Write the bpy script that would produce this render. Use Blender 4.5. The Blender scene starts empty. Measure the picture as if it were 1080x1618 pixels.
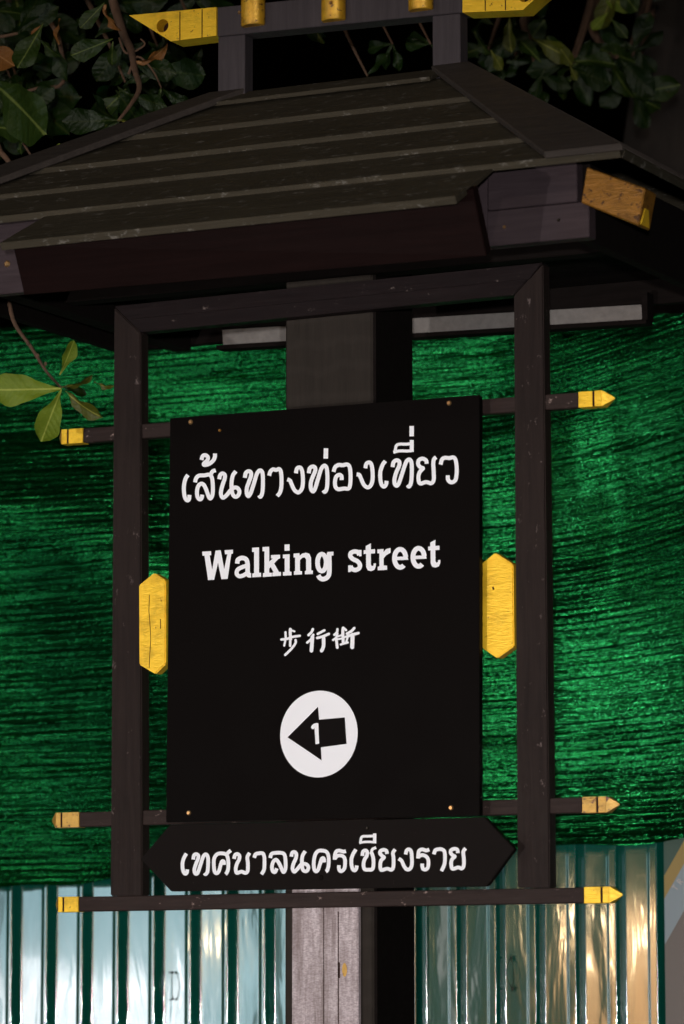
import bpy, bmesh, math, random
from mathutils import Vector, Matrix, noise
from mathutils.geometry import tessellate_polygon
random.seed(7)
scene = bpy.context.scene
COL = scene.collection
rad = math.radians

# ------------------------------------------------------------------ camera, world, exposure
CAM = Vector((3.46063, -6.04848, 1.68532)); YAW, PITCH, ROLL, FPX = .46026, .129, -.00092, 6151.5
_s, _c, _cp, _sp = math.sin(YAW), math.cos(YAW), math.cos(PITCH), math.sin(PITCH)
FWD = Vector((-_s*_cp, _c*_cp, _sp)); _r = Vector((_c, _s, 0)); _u = _r.cross(FWD)
RGT = _r*math.cos(ROLL)+_u*math.sin(ROLL); UPV = RGT.cross(FWD)
cam = bpy.data.objects.new('camera', bpy.data.cameras.new('camera')); COL.objects.link(cam)
m = Matrix((RGT, UPV, -FWD)).transposed().to_4x4(); m.translation = CAM; cam.matrix_world = m
cam.data.sensor_fit = 'HORIZONTAL'; cam.data.sensor_width = 24; cam.data.lens = 24*FPX/1080
cam.data.clip_start = .1; cam.data.clip_end = 400
cam.data.dof.use_dof = True; cam.data.dof.focus_distance = 6.98; cam.data.dof.aperture_fstop = 6.3
scene.camera = cam

world = bpy.data.worlds.new('World'); scene.world = world; world.use_nodes = True
wn = world.node_tree; sky = wn.nodes.new('ShaderNodeTexSky'); sky.sky_type = 'NISHITA'; sky.sun_disc = False
sky.sun_elevation = rad(-5); sky.sun_rotation = rad(200)
wn.links.new(sky.outputs[0], wn.nodes['Background'].inputs[0]); wn.nodes['Background'].inputs[1].default_value = .05

sun = bpy.data.objects.new('moon_light', bpy.data.lights.new('moon_light', 'SUN')); COL.objects.link(sun)
sun.data.energy = .03; sun.data.angle = rad(.5); sun.data.color = (1, .95, .88)
sun.rotation_euler = (rad(50), 0, rad(-25))
scene.view_settings.view_transform = 'Standard'; scene.view_settings.look = 'None'
scene.view_settings.exposure = 0; scene.view_settings.gamma = 1; scene.view_settings.use_curve_mapping = False
scene.cycles.use_denoising = True

# ------------------------------------------------------------------ helpers
def at(px, py, Y):
    """world point on the vertical plane y = Y that the photograph shows at (px, py)"""
    d = FWD + RGT*((px-540)/FPX) - UPV*((py-809)/FPX)
    return CAM + d*((Y-CAM.y)/d.y)

def empty(name, loc, label, cat, group=None):
    o = bpy.data.objects.new(name, None); COL.objects.link(o); o.location = loc; o.empty_display_size = .1
    o['label'] = label; o['category'] = cat
    if group: o['group'] = group
    return o
def wloc(o):
    v = Vector(o.location)
    while o.parent: o = o.parent; v += Vector(o.location)
    return v
def obj(name, bm, mat, parent=None, kind=None, label=None, smooth=False, origin=None):
    """links a bmesh in world coordinates as ONE object whose origin is at its centre"""
    if origin is None:
        xs = [v.co for v in bm.verts]
        origin = Vector(((min(c.x for c in xs)+max(c.x for c in xs))/2, (min(c.y for c in xs)+max(c.y for c in xs))/2, (min(c.z for c in xs)+max(c.z for c in xs))/2))
    bmesh.ops.translate(bm, verts=bm.verts, vec=-origin)
    me = bpy.data.meshes.new(name); bm.to_mesh(me); bm.free()
    if smooth:
        for p in me.polygons: p.use_smooth = True
    for mm in (mat if isinstance(mat, (list, tuple)) else [mat]): me.materials.append(mm)
    o = bpy.data.objects.new(name, me); COL.objects.link(o)
    o.location = origin - (wloc(parent) if parent else Vector((0, 0, 0)))
    if parent: o.parent = parent
    if kind: o['kind'] = kind
    if label: o['label'] = label
    return o
def hexa(bm, p, bev=0):
    """8 corners: 0-3 one end loop, 4-7 the other"""
    vs = [bm.verts.new(c) for c in p]
    fs = [bm.faces.new([vs[i] for i in q]) for q in ((0,1,2,3),(7,6,5,4),(0,4,5,1),(1,5,6,2),(2,6,7,3),(3,7,4,0))]
    bmesh.ops.recalc_face_normals(bm, faces=fs)
    if bev:
        es = list({e for f in fs for e in f.edges})
        bmesh.ops.bevel(bm, geom=es, offset=bev, segments=1, affect='EDGES')
def box(bm, x0, x1, y0, y1, z0, z1, bev=0):
    hexa(bm, [(x0,y0,z0),(x1,y0,z0),(x1,y0,z1),(x0,y0,z1),(x0,y1,z0),(x1,y1,z0),(x1,y1,z1),(x0,y1,z1)], bev)
def B(*a, **k):
    bm = bmesh.new(); box(bm, *a, **k); return bm
def prism(pts, y0, y1, bev=0):
    """outline (x,z) list extruded from y0 (front) to y1"""
    bm = bmesh.new(); n = len(pts)
    a = [bm.verts.new((x, y0, z)) for x, z in pts]; b = [bm.verts.new((x, y1, z)) for x, z in pts]
    fs = [bm.faces.new(a), bm.faces.new(b[::-1])]
    for i in range(n): fs.append(bm.faces.new((a[i], b[i], b[(i+1)%n], a[(i+1)%n])))
    bmesh.ops.recalc_face_normals(bm, faces=fs)
    if bev: bmesh.ops.bevel(bm, geom=list(bm.edges), offset=bev, segments=2, affect='EDGES')
    return bm
def P(px, py, Y=0.0):
    v = at(px, py, Y); return (v.x, v.z)
def pxprism(pts, Y, depth, bev=0): return prism([P(x, y, Y) for x, y in pts], Y, Y+depth, bev)
def tube(bm, pts, r0, r1=None, seg=7):
    r1 = r0 if r1 is None else r1; rings = []; n = len(pts); pts = [Vector(p) for p in pts]
    for i, p in enumerate(pts):
        t = (pts[min(i+1, n-1)]-pts[max(i-1, 0)]).normalized()
        a = t.cross(Vector((.31, .95, .12)));
        if a.length < .1: a = t.cross(Vector((1, 0, 0)))
        a.normalize(); b = t.cross(a); r = r0+(r1-r0)*i/(n-1)
        rings.append([bm.verts.new(p+(a*math.cos(k*2*math.pi/seg)+b*math.sin(k*2*math.pi/seg))*r) for k in range(seg)])
    for i in range(n-1):
        for k in range(seg): bm.faces.new((rings[i][k], rings[i][(k+1)%seg], rings[i+1][(k+1)%seg], rings[i+1][k]))
    bm.faces.new(rings[0][::-1]); bm.faces.new(rings[-1])
def catmull(pts, sub=8, closed=False):
    if len(pts) < 3 and not closed:
        return [tuple(pts[0][k]+(pts[-1][k]-pts[0][k])*i/sub for k in range(len(pts[0]))) for i in range(sub+1)]
    out = []; n = len(pts)
    for i in range(n if closed else n-1):
        g = (lambda j: pts[j % n]) if closed else (lambda j: pts[max(0, min(n-1, j))])
        p0, p1, p2, p3 = g(i-1), g(i), g(i+1), g(i+2)
        for s in range(sub):
            t = s/sub
            out.append(tuple(.5*(2*b+(c-a)*t+(2*a-5*b+4*c-d)*t*t+(3*b-a-3*c+d)*t**3) for a, b, c, d in zip(p0, p1, p2, p3)))
    out.append(tuple(pts[0] if closed else pts[-1]))
    return out

# ------------------------------------------------------------------ materials
class NT:
    def __init__(s, name):
        s.m = bpy.data.materials.new(name); s.m.use_nodes = True; s.t = s.m.node_tree; s.b = s.t.nodes['Principled BSDF']
    def n(s, typ, **k):
        x = s.t.nodes.new('ShaderNode'+typ)
        for a, v in k.items():
            if a.startswith('i_'):
                key = a[2:]; x.inputs[int(key) if key.isdigit() else key.replace('_', ' ')].default_value = v
            else: setattr(x, a, v)
        return x
    def l(s, a, b): s.t.links.new(a, b)
    def set(s, **k):
        for a, v in k.items(): s.b.inputs[a.replace('_', ' ')].default_value = v
    def coords(s, scale, rnd=True, kind='Object'):
        tc = s.n('TexCoord'); mp = s.n('Mapping'); s.l(tc.outputs[kind], mp.inputs[0]); mp.inputs['Scale'].default_value = scale
        if rnd:
            oi = s.n('ObjectInfo'); mul = s.n('Math', operation='MULTIPLY', i_1=37.0); s.l(oi.outputs['Random'], mul.inputs[0])
            cb = s.n('CombineXYZ')
            for i in range(3): s.l(mul.outputs[0], cb.inputs[i])
            s.l(cb.outputs[0], mp.inputs['Location'])
        return mp.outputs[0]
    def noise(s, vec, scale=1, detail=4, rough=.6, dist=0):
        x = s.n('TexNoise', i_Scale=scale, i_Detail=detail, i_Roughness=rough, i_Distortion=dist); s.l(vec, x.inputs['Vector']); return x.outputs['Fac']
    def ramp(s, fac, stops):
        x = s.n('ValToRGB'); e = x.color_ramp.elements
        while len(e) < len(stops): e.new(.5)
        for k, (p, c) in enumerate(stops): e[k].position = p; e[k].color = tuple(c)+((1,) if len(c) == 3 else ())
        s.l(fac, x.inputs[0]); return x.outputs[0]
    def mix(s, fac, a, b, typ='MIX'):
        x = s.n('Mix', data_type='RGBA', blend_type=typ)
        for i, v in ((0, fac), (6, a), (7, b)):
            if hasattr(v, 'is_linked') or hasattr(v, 'links'): s.l(v, x.inputs[i])
            else: x.inputs[i].default_value = v if i == 0 else tuple(v)+((1,) if len(v) == 3 else ())
        return x.outputs[2]
    def bump(s, h, strength=.3, dist=.002, prev=None):
        x = s.n('Bump', i_Strength=strength, i_Distance=dist); s.l(h, x.inputs['Height'])
        if prev: s.l(prev, x.inputs['Normal'])
        return x.outputs[0]
GRAIN = {'x': (4, 70, 70), 'z': (70, 70, 4), 'y': (70, 4, 70)}
def painted_wood(name, c1, c2, axis='x', rough=.5, scr=(.18, .15, .14), scr_amt=.62, bump=.35, spec=.08):
    t = NT(name); v = t.coords(GRAIN[axis]); g = t.noise(v, 1.6, 6, .65, .6)
    v2 = t.coords((6, 6, 6)); big = t.noise(v2, 1.0, 4, .6)
    col = t.mix(big, c1, c2); col = t.mix(t.ramp(g, [(.3, (0, 0, 0)), (.7, (.6, .6, .6))]), col, tuple(x*1.5 for x in c2))
    v3 = t.coords((26, 40, 40) if axis == 'x' else (40, 40, 26)); wear = t.noise(v3, 1.3, 7, .75)
    col = t.mix(t.ramp(wear, [(scr_amt, (0, 0, 0)), (scr_amt+.06, (1, 1, 1))]), col, scr)
    t.l(col, t.b.inputs['Base Color'])
    t.l(t.ramp(wear, [(.3, (rough-.1,)*3), (.7, (rough+.15,)*3)]), t.b.inputs['Roughness'])
    nb = t.bump(g, bump, .0015); t.l(t.bump(wear, .25, .0012, nb), t.b.inputs['Normal'])
    t.b.inputs['Specular IOR Level'].default_value = spec
    return t.m
M = {}
M['post_v'] = painted_wood('frame_paint_upright', (.009,.0062,.006), (.020,.0135,.012), 'z', .5, (.13,.10,.095), .62)
M['post_h'] = painted_wood('frame_paint_level', (.0055,.0035,.004), (.012,.008,.0085), 'x', .45, (.14,.11,.10), .63)
M['rail'] = painted_wood('rail_paint', (.014,.0095,.009), (.03,.02,.018), 'x', .5, (.26,.19,.17), .6)
M['roof'] = painted_wood('roof_board_stain', (.022,.0185,.012), (.044,.037,.026), 'x', .62, (.12,.11,.095), .58, .8, .1)
M['roof_y'] = painted_wood('roof_board_stain_side', (.022,.0185,.012), (.044,.037,.026), 'y', .62, (.12,.11,.095), .58, .8, .1)
M['hip'] = painted_wood('hip_board_stain', (.022,.018,.016), (.04,.033,.029), 'x', .6, (.12,.11,.10), .66, .7, .14)
M['fascia'] = painted_wood('maroon_fascia_paint', (.0045,.0017,.0015), (.0075,.003,.0028), 'x', .6, (.07,.05,.05), .76, .3, .06)
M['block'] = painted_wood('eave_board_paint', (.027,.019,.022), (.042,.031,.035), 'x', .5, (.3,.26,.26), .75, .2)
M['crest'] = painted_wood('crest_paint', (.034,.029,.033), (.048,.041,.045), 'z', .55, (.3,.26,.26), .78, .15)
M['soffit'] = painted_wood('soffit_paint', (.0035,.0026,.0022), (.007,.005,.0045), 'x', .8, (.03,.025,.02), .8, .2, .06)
def gold(name, c1=(.86,.50,.018), c2=(.98,.64,.04), dark=(.2,.08,.01), wear=.7, axis='x'):
    t = NT(name); v = t.coords((9,40,40) if axis == 'x' else (40,40,9)); g = t.noise(v, 1.5, 6, .65, 1.2)
    col = t.mix(g, c1, c2); v2 = t.coords((70,70,70)); w = t.noise(v2, 1.2, 5, .7); dirt = t.noise(t.coords((22,22,30)), 1, 5, .65)
    col = t.mix(t.ramp(dirt, [(.48, (0,0,0)), (.75, (.75,)*3)]), col, tuple(x*.45 for x in c1))
    col = t.mix(t.ramp(w, [(wear, (0,0,0)), (wear+.05, (1,1,1))]), col, dark); t.l(col, t.b.inputs['Base Color'])
    t.set(Metallic=.35, Roughness=.42); v3 = t.coords((30,60,120)); h = t.noise(v3, 1.0, 4, .6, 1.5)
    t.l(t.bump(h, .28, .003), t.b.inputs['Normal']); return t.m
M['gold'] = gold('gold_paint', wear=.64); M['gold_worn'] = gold('worn_gold_paint', (.42,.24,.05), (.7,.42,.09), (.12,.05,.03), .58)
M['gold_dull'] = gold('dull_ochre_gold', (.2,.085,.01), (.33,.15,.02), (.07,.03,.01), .58)
M['groove'] = painted_wood('groove_dark', (.02,.008,.005), (.03,.012,.008), 'z')
def plain(name, c, rough=.5, metal=0, spec=.5, em=None, es=0, nsc=40, var=.25, bump=.1):
    t = NT(name); v = t.coords((nsc,)*3); g = t.noise(v, 1, 5, .6)
    t.l(t.mix(g, tuple(x*(1-var) for x in c), tuple(min(1, x*(1+var)) for x in c)), t.b.inputs['Base Color'])
    t.set(Roughness=rough, Metallic=metal); t.b.inputs['Specular IOR Level'].default_value = spec
    t.l(t.bump(g, bump, .002), t.b.inputs['Normal'])
    if em: t.set(Emission_Color=tuple(em)+(1,), Emission_Strength=es)
    return t.m
def black_panel(name, c, specks):
    t = NT(name); v = t.coords((1,1,1), False); big = t.noise(v, 9, 5, .6)
    col = t.mix(big, c, tuple(x*1.7 for x in c)); sp = t.noise(t.coords((1,1,1), False), 420, 2, .5)
    col = t.mix(t.ramp(sp, [(specks, (0,0,0)), (specks+.03, (1,1,1))]), col, (.12,.1,.09)); t.l(col, t.b.inputs['Base Color'])
    t.l(t.ramp(big, [(.3, (.42,)*3), (.7, (.6,)*3)]), t.b.inputs['Roughness']); t.b.inputs['Specular IOR Level'].default_value = .035
    t.l(t.bump(t.noise(t.coords((1,1,1), False), 60, 4), .12, .001), t.b.inputs['Normal']); return t.m
M['panel'] = black_panel('black_panel_paint', (.0022,.0015,.0014), .76)
M['board'] = black_panel('black_name_board_paint', (.006,.0045,.0042), .74)
def vinyl():
    t = NT('white_vinyl'); v = t.coords((1,1,1), False); g = t.noise(v, 90, 5, .7)
    col = t.mix(t.ramp(g, [(.66, (0,0,0)), (.72, (1,1,1))]), (.84,.85,.9), (.97,.97,.98)); t.l(col, t.b.inputs['Base Color'])
    t.set(Roughness=.45); return t.m
M['vinyl'] = vinyl()
M['ink'] = black_panel('black_ink', (.004,.003,.003), .9)
M['brass'] = plain('brass', (.75,.45,.2), .3, .9); M['dark_metal'] = plain('dark_metal', (.02,.015,.01), .4, .5)
M['pale'] = plain('pale_weathered_board', (.17,.155,.145), .75, 0, .2, nsc=60, var=.35, bump=.5)

def weathered_plank():
    t = NT('weathered_pinkish_plank'); v = t.coords((60,60,5)); g = t.noise(v, 1.6, 8, .7, .8)
    weave = t.noise(t.coords((180,180,420)), 1, 3, .6)
    col = t.ramp(g, [(.25, (.16,.12,.12)), (.38, (.5,.42,.44)), (.6, (.7,.61,.64)), (.8, (.82,.74,.77))])
    col = t.mix(t.ramp(weave, [(.35, (.55,)*3), (.65, (0,)*3)]), col, (.14,.10,.10)); st_ = t.noise(t.coords((26,26,3)), 1, 5, .7); col = t.mix(t.ramp(st_, [(.4, (.75,)*3), (.56, (0,)*3)]), col, (.17,.125,.12)); t.l(col, t.b.inputs['Base Color'])
    t.set(Roughness=.7); t.l(t.bump(g, .7, .003), t.b.inputs['Normal']); return t.m
M['plank'] = weathered_plank()
def rough_post():
    t = NT('rough_sawn_dark_post'); v = t.coords((1,1,1)); w = t.n('TexWave', wave_type='RINGS', bands_direction='Y', i_Scale=9, i_Distortion=3, i_Detail=3)
    w.inputs['Detail Scale'].default_value = 2; mp = t.n('Mapping'); t.l(v, mp.inputs[0]); mp.inputs['Location'].default_value = (.25,0,.35); t.l(mp.outputs[0], w.inputs['Vector'])
    g = t.noise(t.coords((70,70,5)), 1.5, 6, .7); col = t.mix(g, (.014,.011,.009), (.034,.027,.022))
    t.l(t.mix(t.ramp(w.outputs['Fac'], [(.6, (0,)*3), (.98, (.12,)*3)]), col, (.05,.042,.036)), t.b.inputs['Base Color'])
    t.set(Roughness=.7); t.b.inputs['Specular IOR Level'].default_value = .12; nb = t.bump(w.outputs['Fac'], .05, .001); t.l(t.bump(g, .5, .002, nb), t.b.inputs['Normal']); return t.m
M['post'] = rough_post()

# ------------------------------------------------------------------ ground, road, pavement, shop across the street
def ground_mat(name, c, sc=40):
    t = NT(name); v = t.coords((1,1,1), False); a = t.noise(v, sc, 6, .7); b = t.noise(v, .8, 4)
    t.l(t.mix(b, t_ := t.mix(a, tuple(x*.6 for x in c), tuple(x*1.4 for x in c)), tuple(x*.8 for x in c)), t.b.inputs['Base Color'])
    t.set(Roughness=.85); t.l(t.bump(a, .5, .01), t.b.inputs['Normal']); return t.m
g = bmesh.new(); bmesh.ops.create_grid(g, x_segments=4, y_segments=4, size=150)
obj('ground', g, ground_mat('packed_earth', (.06,.05,.04)), kind='structure')
obj('road', B(-60, 60, -7.4, -2.0, -.1, .012), ground_mat('asphalt', (.05,.05,.052)), kind='structure')
obj('pavement', B(-60, 60, -1.86, 4.2, -.1, .13), ground_mat('concrete_paving', (.25,.24,.22)), kind='structure')
obj('kerb', B(-60, 60, -2.0, -1.864, -.1, .14), ground_mat('kerb_concrete', (.3,.29,.27)), kind='structure')
obj('far_pavement', B(-60, 60, -9.0, -7.4, -.1, .13), ground_mat('far_concrete', (.25,.24,.22)), kind='structure')

def emis(name, c, s, pattern=None):
    t = NT(name); t.set(Roughness=.4); t.b.inputs['Base Color'].default_value = (.2,.2,.2,1)
    v = t.coords((1,1,1), False); f = t.noise(v, pattern or 1.2, 4, .6)
    e = t.ramp(f, [(.35, tuple(x*.3 for x in c)), (.55, tuple(x*.5 for x in c)), (.62, c), (.7, tuple(x*1.6 for x in c))]); t.l(e, t.b.inputs['Emission Color']); t.b.inputs['Emission Strength'].default_value = s; return t.m
COOL, PINK, WARM = 7.0, 3.6, 10
shop = empty('shop_building', (-6, -9, .1), 'lit shop building across the street, seen only mirrored in the corrugated sheets', 'building')
plaster = plain('shop_plaster', (.22,.2,.18), .8, nsc=6)
def shopbox(name, a, mat): return obj(name, B(*a), mat, shop)
shopbox('wall', (-14,2,-9.6,-9.0,3.0,6.2), plaster); shopbox('wall', (-14,-9.8,-9.6,-9.0,.1,2.996), plaster); shopbox('wall', (-1.9,2,-9.6,-9.0,.1,2.996), plaster)
shopbox('awning', (-9.8,-1.9,-9.0,-8.7,2.9,3.02), plain('awning_dark', (.03,.05,.04)))
wf = plain('shop_frame_dark', (.03,.03,.03), .4)
def shopwin(x0, x1, z0, z1, mat):
    w = shopbox('window', (x0,x1,-9.12,-9.04,z0,z1), mat)
    f = bmesh.new()
    for a in ((x0-.05,x0-.002,z0-.05,z1+.05),(x1+.002,x1+.05,z0-.05,z1+.05),(x0,x1,z1+.002,z1+.05),(x0,x1,z0-.05,z0-.002)): box(f, a[0],a[1],-9.06,-9.0,a[2],a[3])
    obj('frame', f, wf, w)
cool = emis('cool_shop_light', (.55,.84,.95), COOL); pinkm = emis('neutral_shop_light', (.95,.86,.82), PINK); warm = emis('warm_shop_light', (1.0,.50,.2), WARM)
shopwin(-9.6,-7.75,.5,2.85,cool); shopwin(-7.6,-5.65,.5,2.85,cool); shopwin(-5.35,-4.98,.7,2.28,pinkm); shopwin(-4.24,-2.4,.5,2.24,warm)
shopbox('door', (-4.85,-4.4,-9.08,-9.02,.13,2.3), plain('teal_shop_door', (.02,.06,.06), .4))
shopbox('back_wall', (-9.8,-1.9,-9.6,-9.2,.1,2.996), plain('dark_back_wall', (.02,.025,.022), .8))
lb = emis('added_white_light_box', (.9,.96,1.0), 17, 5.0); shopbox('added_light_box', (-7.65,-6.75,-9.0,-8.9,.6,2.0), lb); shopbox('added_light_box', (-6.62,-6.3,-9.0,-8.9,.6,1.85), lb)  # glowing boxes added to put white streaks into the sheet reflections
# bulbs over the warm window
bulbm = NT('bulb_glow').m; bt = bulbm.node_tree.nodes['Principled BSDF']; bt.inputs['Emission Color'].default_value = (1,.72,.4,1); bt.inputs['Emission Strength'].default_value = 60
for x, z in ((-4.1,2.2),(-3.9,2.05),(-3.55,2.15),(-6.1,2.05)):
    bm = bmesh.new(); bmesh.ops.create_icosphere(bm, subdivisions=2, radius=.05, matrix=Matrix.Translation((x,-8.8,z)))
    b_ = obj('hanging_bulb', bm, bulbm, smooth=True)
    c_ = bmesh.new(); tube(c_, [(x,-8.8,z+.05),(x,-8.8,2.9)], .006); obj('cord', c_, wf, b_)
    b_['label'] = {-4.1: 'bare bulb hanging nearest the teal shop door', -3.9: 'lowest bare bulb over the warm shop window', -3.55: 'bare bulb over the middle of the warm shop window', -6.1: 'lone bare bulb in front of the cool white shop window'}[x]; b_['category'] = 'bulb'; b_['group'] = 'bulbs under the shop awning'

# low floodlight aimed up at the sign; second floodlight and street lamp are added
def floodlight(name, loc, aim, watts, color, size, label, spot, blend=.6):
    f = empty(name, loc, label, 'floodlight'); loc = Vector(loc); d = (Vector(aim)-loc).normalized()
    h = bmesh.new(); box(h, -.14,.14,-.05,.05,-.1,.1,.01)
    q = d.to_track_quat('Y', 'Z').to_matrix().to_4x4(); bmesh.ops.transform(h, matrix=Matrix.Translation(loc)@q, verts=h.verts)
    obj('housing', h, wf, f); s = bmesh.new(); tube(s, [(loc.x,loc.y,0.0),(loc.x,loc.y,loc.z-.1)], .02); obj('stand', s, wf, f)
    l = bpy.data.objects.new('floodlight_beam', bpy.data.lights.new('floodlight_beam', 'SPOT')); COL.objects.link(l)
    l.data.energy = watts; l.data.color = color; l.data.shadow_soft_size = size; l.data.spot_size = rad(spot); l.data.spot_blend = blend
    l.location = (loc+d*.12)-loc; l.rotation_euler = d.to_track_quat('-Z', 'Y').to_euler(); l.parent = f
floodlight('floodlight', (-1.35,-7.9,.75), (.35,0,2.05), 740, (1,.95,.92), .06, 'low floodlight on a short stand across the road, aimed at the sign', 27, .9)
floodlight('floodlight', (4.12,-7.6,1.62), (.45,0,2.05), 1480, (1,.96,.94), .06, 'added floodlight on a waist high stand beside the viewer, brightening net and sign', 26, .9)  # added fill beside the viewer, no such lamp known; lifts net and sign
def added_street_lamp(loc, watts, color, label, aim, spot):
    x, y, z = loc; f = empty('added_street_lamp', (x, y, 0), label, 'street lamp', 'added street lamps across the road')
    s = bmesh.new(); tube(s, [(x,y-.6,0),(x,y-.6,z-.2),(x,y-.4,z+.05),(x,y+.1,z+.1)], .05, .03, 10); obj('pole', s, wf, f)
    h = B(x-.12,x+.12,y-.1,y+.35,z+.03,z+.13,bev=.02); obj('lamp_head', h, wf, f)
    l = bpy.data.objects.new('lamp_light', bpy.data.lights.new('lamp_light', 'SPOT')); COL.objects.link(l)
    l.data.energy = watts; l.data.color = color; l.data.shadow_soft_size = .08; l.data.spot_size = rad(spot); l.data.spot_blend = .7
    d = Vector(aim)-Vector(loc); l.location = (0, .1, z); l.rotation_euler = d.to_track_quat('-Z', 'Y').to_euler(); l.parent = f
added_street_lamp((2.6,-7.6,5.6), 330, (1,.86,.7), 'added grey street lamp across the road to the right of the viewer, brightening the roof', (.4,-.1,3.5), 26)  # unseen lamp added to brighten the roof boards from above

# ------------------------------------------------------------------ corrugated fence
FY = 1.5
def sheet_mat():
    t = NT('teal_enamelled_sheet'); v = t.coords((1,1,1), False)
    g = t.noise(v, 7, 4, .5); t.l(t.mix(g, (.002,.062,.044), (.004,.09,.064)), t.b.inputs['Base Color'])
    t.set(Metallic=.0, Roughness=.1, Coat_Weight=1.0, Coat_Roughness=.04); t.b.inputs['IOR'].default_value = 1.8; t.b.inputs['Coat IOR'].default_value = 1.7
    dent = t.noise(t.coords((16,16,3.2)), 1, 3, .5, .6); d2 = t.noise(t.coords((90,90,40)), 1, 3, .5)
    nb = t.bump(dent, .1, .006); t.l(t.bump(d2, .04, .001, nb), t.b.inputs['Normal'])
    t.l(nb, t.b.inputs['Coat Normal']); return t.m
M['sheet'] = sheet_mat()
fence = empty('corrugated_fence', (0, FY, .13), 'teal green corrugated metal fence standing behind the green net', 'fence')
random.seed(11)
def sheet(x0, n, period, yoff, crest, flankL, flankR, h, z0=.15, z1=3.12):
    bm = bmesh.new(); prof = []; x = x0
    for i in range(n):
        flat = period-crest-flankL-flankR
        raw = [(x, 0), (x+flat, 0), (x+flat+flankL, -h), (x+flat+flankL+crest, -h), (x+period, 0)]
        prof += [(x+.0032, 0), (x+flat*.5, .0001)]
        for (a, b, c) in zip(raw, raw[1:], raw[2:]+[(x+period+.01, 0)]):
            va = Vector((a[0]-b[0], a[1]-b[1])).normalized(); vc = Vector((c[0]-b[0], c[1]-b[1])).normalized(); bb = Vector(b); R_ = .0022 if b[1] < 0 else .0028
            prof.append(tuple(bb+va*R_*1.35))
            for tt in (0, .33, .67, 1): prof.append(tuple((bb+va*R_)*(1-tt)**2+bb*2*tt*(1-tt)+(bb+vc*R_)*tt*tt))
            if b is not raw[-1]: prof.append(tuple(bb+vc*R_*1.35))
        x += period
    NZ = 90; zs = [z0+(z1-z0)*k/NZ for k in range(NZ+1)]
    cols = []
    for (px, py) in prof:
        wob = lambda z: noise.noise(Vector((px*3+x0*9, z*.7, 1.7)))*.002 + noise.noise(Vector((px*22, z*5.5, 4.1+x0)))*.0004
        cols.append([bm.verts.new((px, FY+yoff+py+wob(z), z)) for z in zs])
    for a, b in zip(cols, cols[1:]):
        for k in range(NZ): bm.faces.new((a[k], b[k], b[k+1], a[k+1]))
    o = obj('metal_sheet', bm, M['sheet'], fence, smooth=False)
    for p in o.data.polygons: p.use_smooth = True
    return o
p = .0912; X00 = -1.0857; LP = (.008, .015, .015, .02); RP = (.018, .009, .012, .022)
sheet(X00-17*p, 8, p, .003, *LP); sheet(X00-9*p, 8, p, .0, *LP)
sA = sheet(X00-p, 8, p, .004, *LP); sB = sheet(X00+7*p, 4, p, .0, *LP)
sC = sheet(X00+11*p, 8, p, .003, *RP); sheet(X00+19*p, 8, p, .0, *RP); sheet(X00+27*p, 8, p, .003, *RP)
rail_m = plain('rusty_fence_rail', (.12,.06,.04), .7)
for z in (.8, 1.9, 2.9): obj('rail', B(-2.6, 2.1, FY+.03, FY+.07, z, z+.05), rail_m, fence)
# wire ties through the sheets
def tie(par, p0, p1, bow):
    a = at(p0[0], p0[1], FY-.004); b = at(p1[0], p1[1], FY-.004); bm = bmesh.new(); mid = (a+b)/2
    for s in bow:
        pts = [a+(b-a)*k/8+Vector((s*math.sin(math.pi*k/8), -.006*math.sin(math.pi*k/8)-.002, 0)) for k in range(9)]
        tube(bm, pts, .0008, seg=5)
    for q in (a, b):
        bmesh.ops.create_uvsphere(bm, u_segments=8, v_segments=5, radius=.003, matrix=Matrix.Translation(q))
        for k in range(4):
            an = random.random()*6.28; tube(bm, [q, q+Vector((math.cos(an)*.008, -.004, math.sin(an)*.008))], .0007, seg=4)
    obj('wire_tie', bm, M['dark_metal'], par)
tie(sA, (272,1536), (273,1578), (.0035,)); tie(sC, (807,1513), (809,1562), (-.0085, .0085))

# poster stuck on the sheets, only its left edge in the picture
def poster():
    c = at(1080,1470,FY-.03); t = NT('poster_print')
    t.set(Roughness=.45); v = t.coords((1,1,1), False); sx = t.n('SeparateXYZ'); t.l(v, sx.inputs[0])
    x0 = at(1049,1400,FY-.03).x; z1 = at(1060,1322,FY-.03).z; cen = Vector((x0+.21, 0, z1-.375)); A_ = at(1050,1400,FY-.03)
    d = t.n('Math', operation='MULTIPLY_ADD', i_1=-1.6); t.l(sx.outputs['X'], d.inputs[0]); t.l(sx.outputs['Z'], d.inputs[2])
    v0 = (A_.z-cen.z)-1.6*(A_.x-cen.x); sh = t.n('Math', operation='ADD', i_1=.5-v0); t.l(d.outputs[0], sh.inputs[0])
    col = t.ramp(sh.outputs[0], [(0, (.11,.09,.08)), (.38, (.11,.09,.08)), (.381, (.2,.25,.28)), (.47, (.2,.25,.28)), (.475, (.26,.17,.03)), (.515, (.26,.17,.03)), (.52, (.01,.05,.03)), (.6, (.1,.1,.09)), (1, (.1,.1,.09))])
    col.node.color_ramp.interpolation = 'CONSTANT'; t.l(col, t.b.inputs['Base Color'])
    x0 = at(1049,1400,FY-.03).x; z1 = at(1060,1322,FY-.03).z
    o = obj('poster', B(x0, x0+.42, FY-.031, FY-.029, z1-.75, z1), t.m); o['label'] = 'printed poster with a gold diagonal stripe fixed to the fence at the right edge'; o['category'] = 'poster'
    return o
pst = poster()
PY_ = FY-.0315

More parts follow.
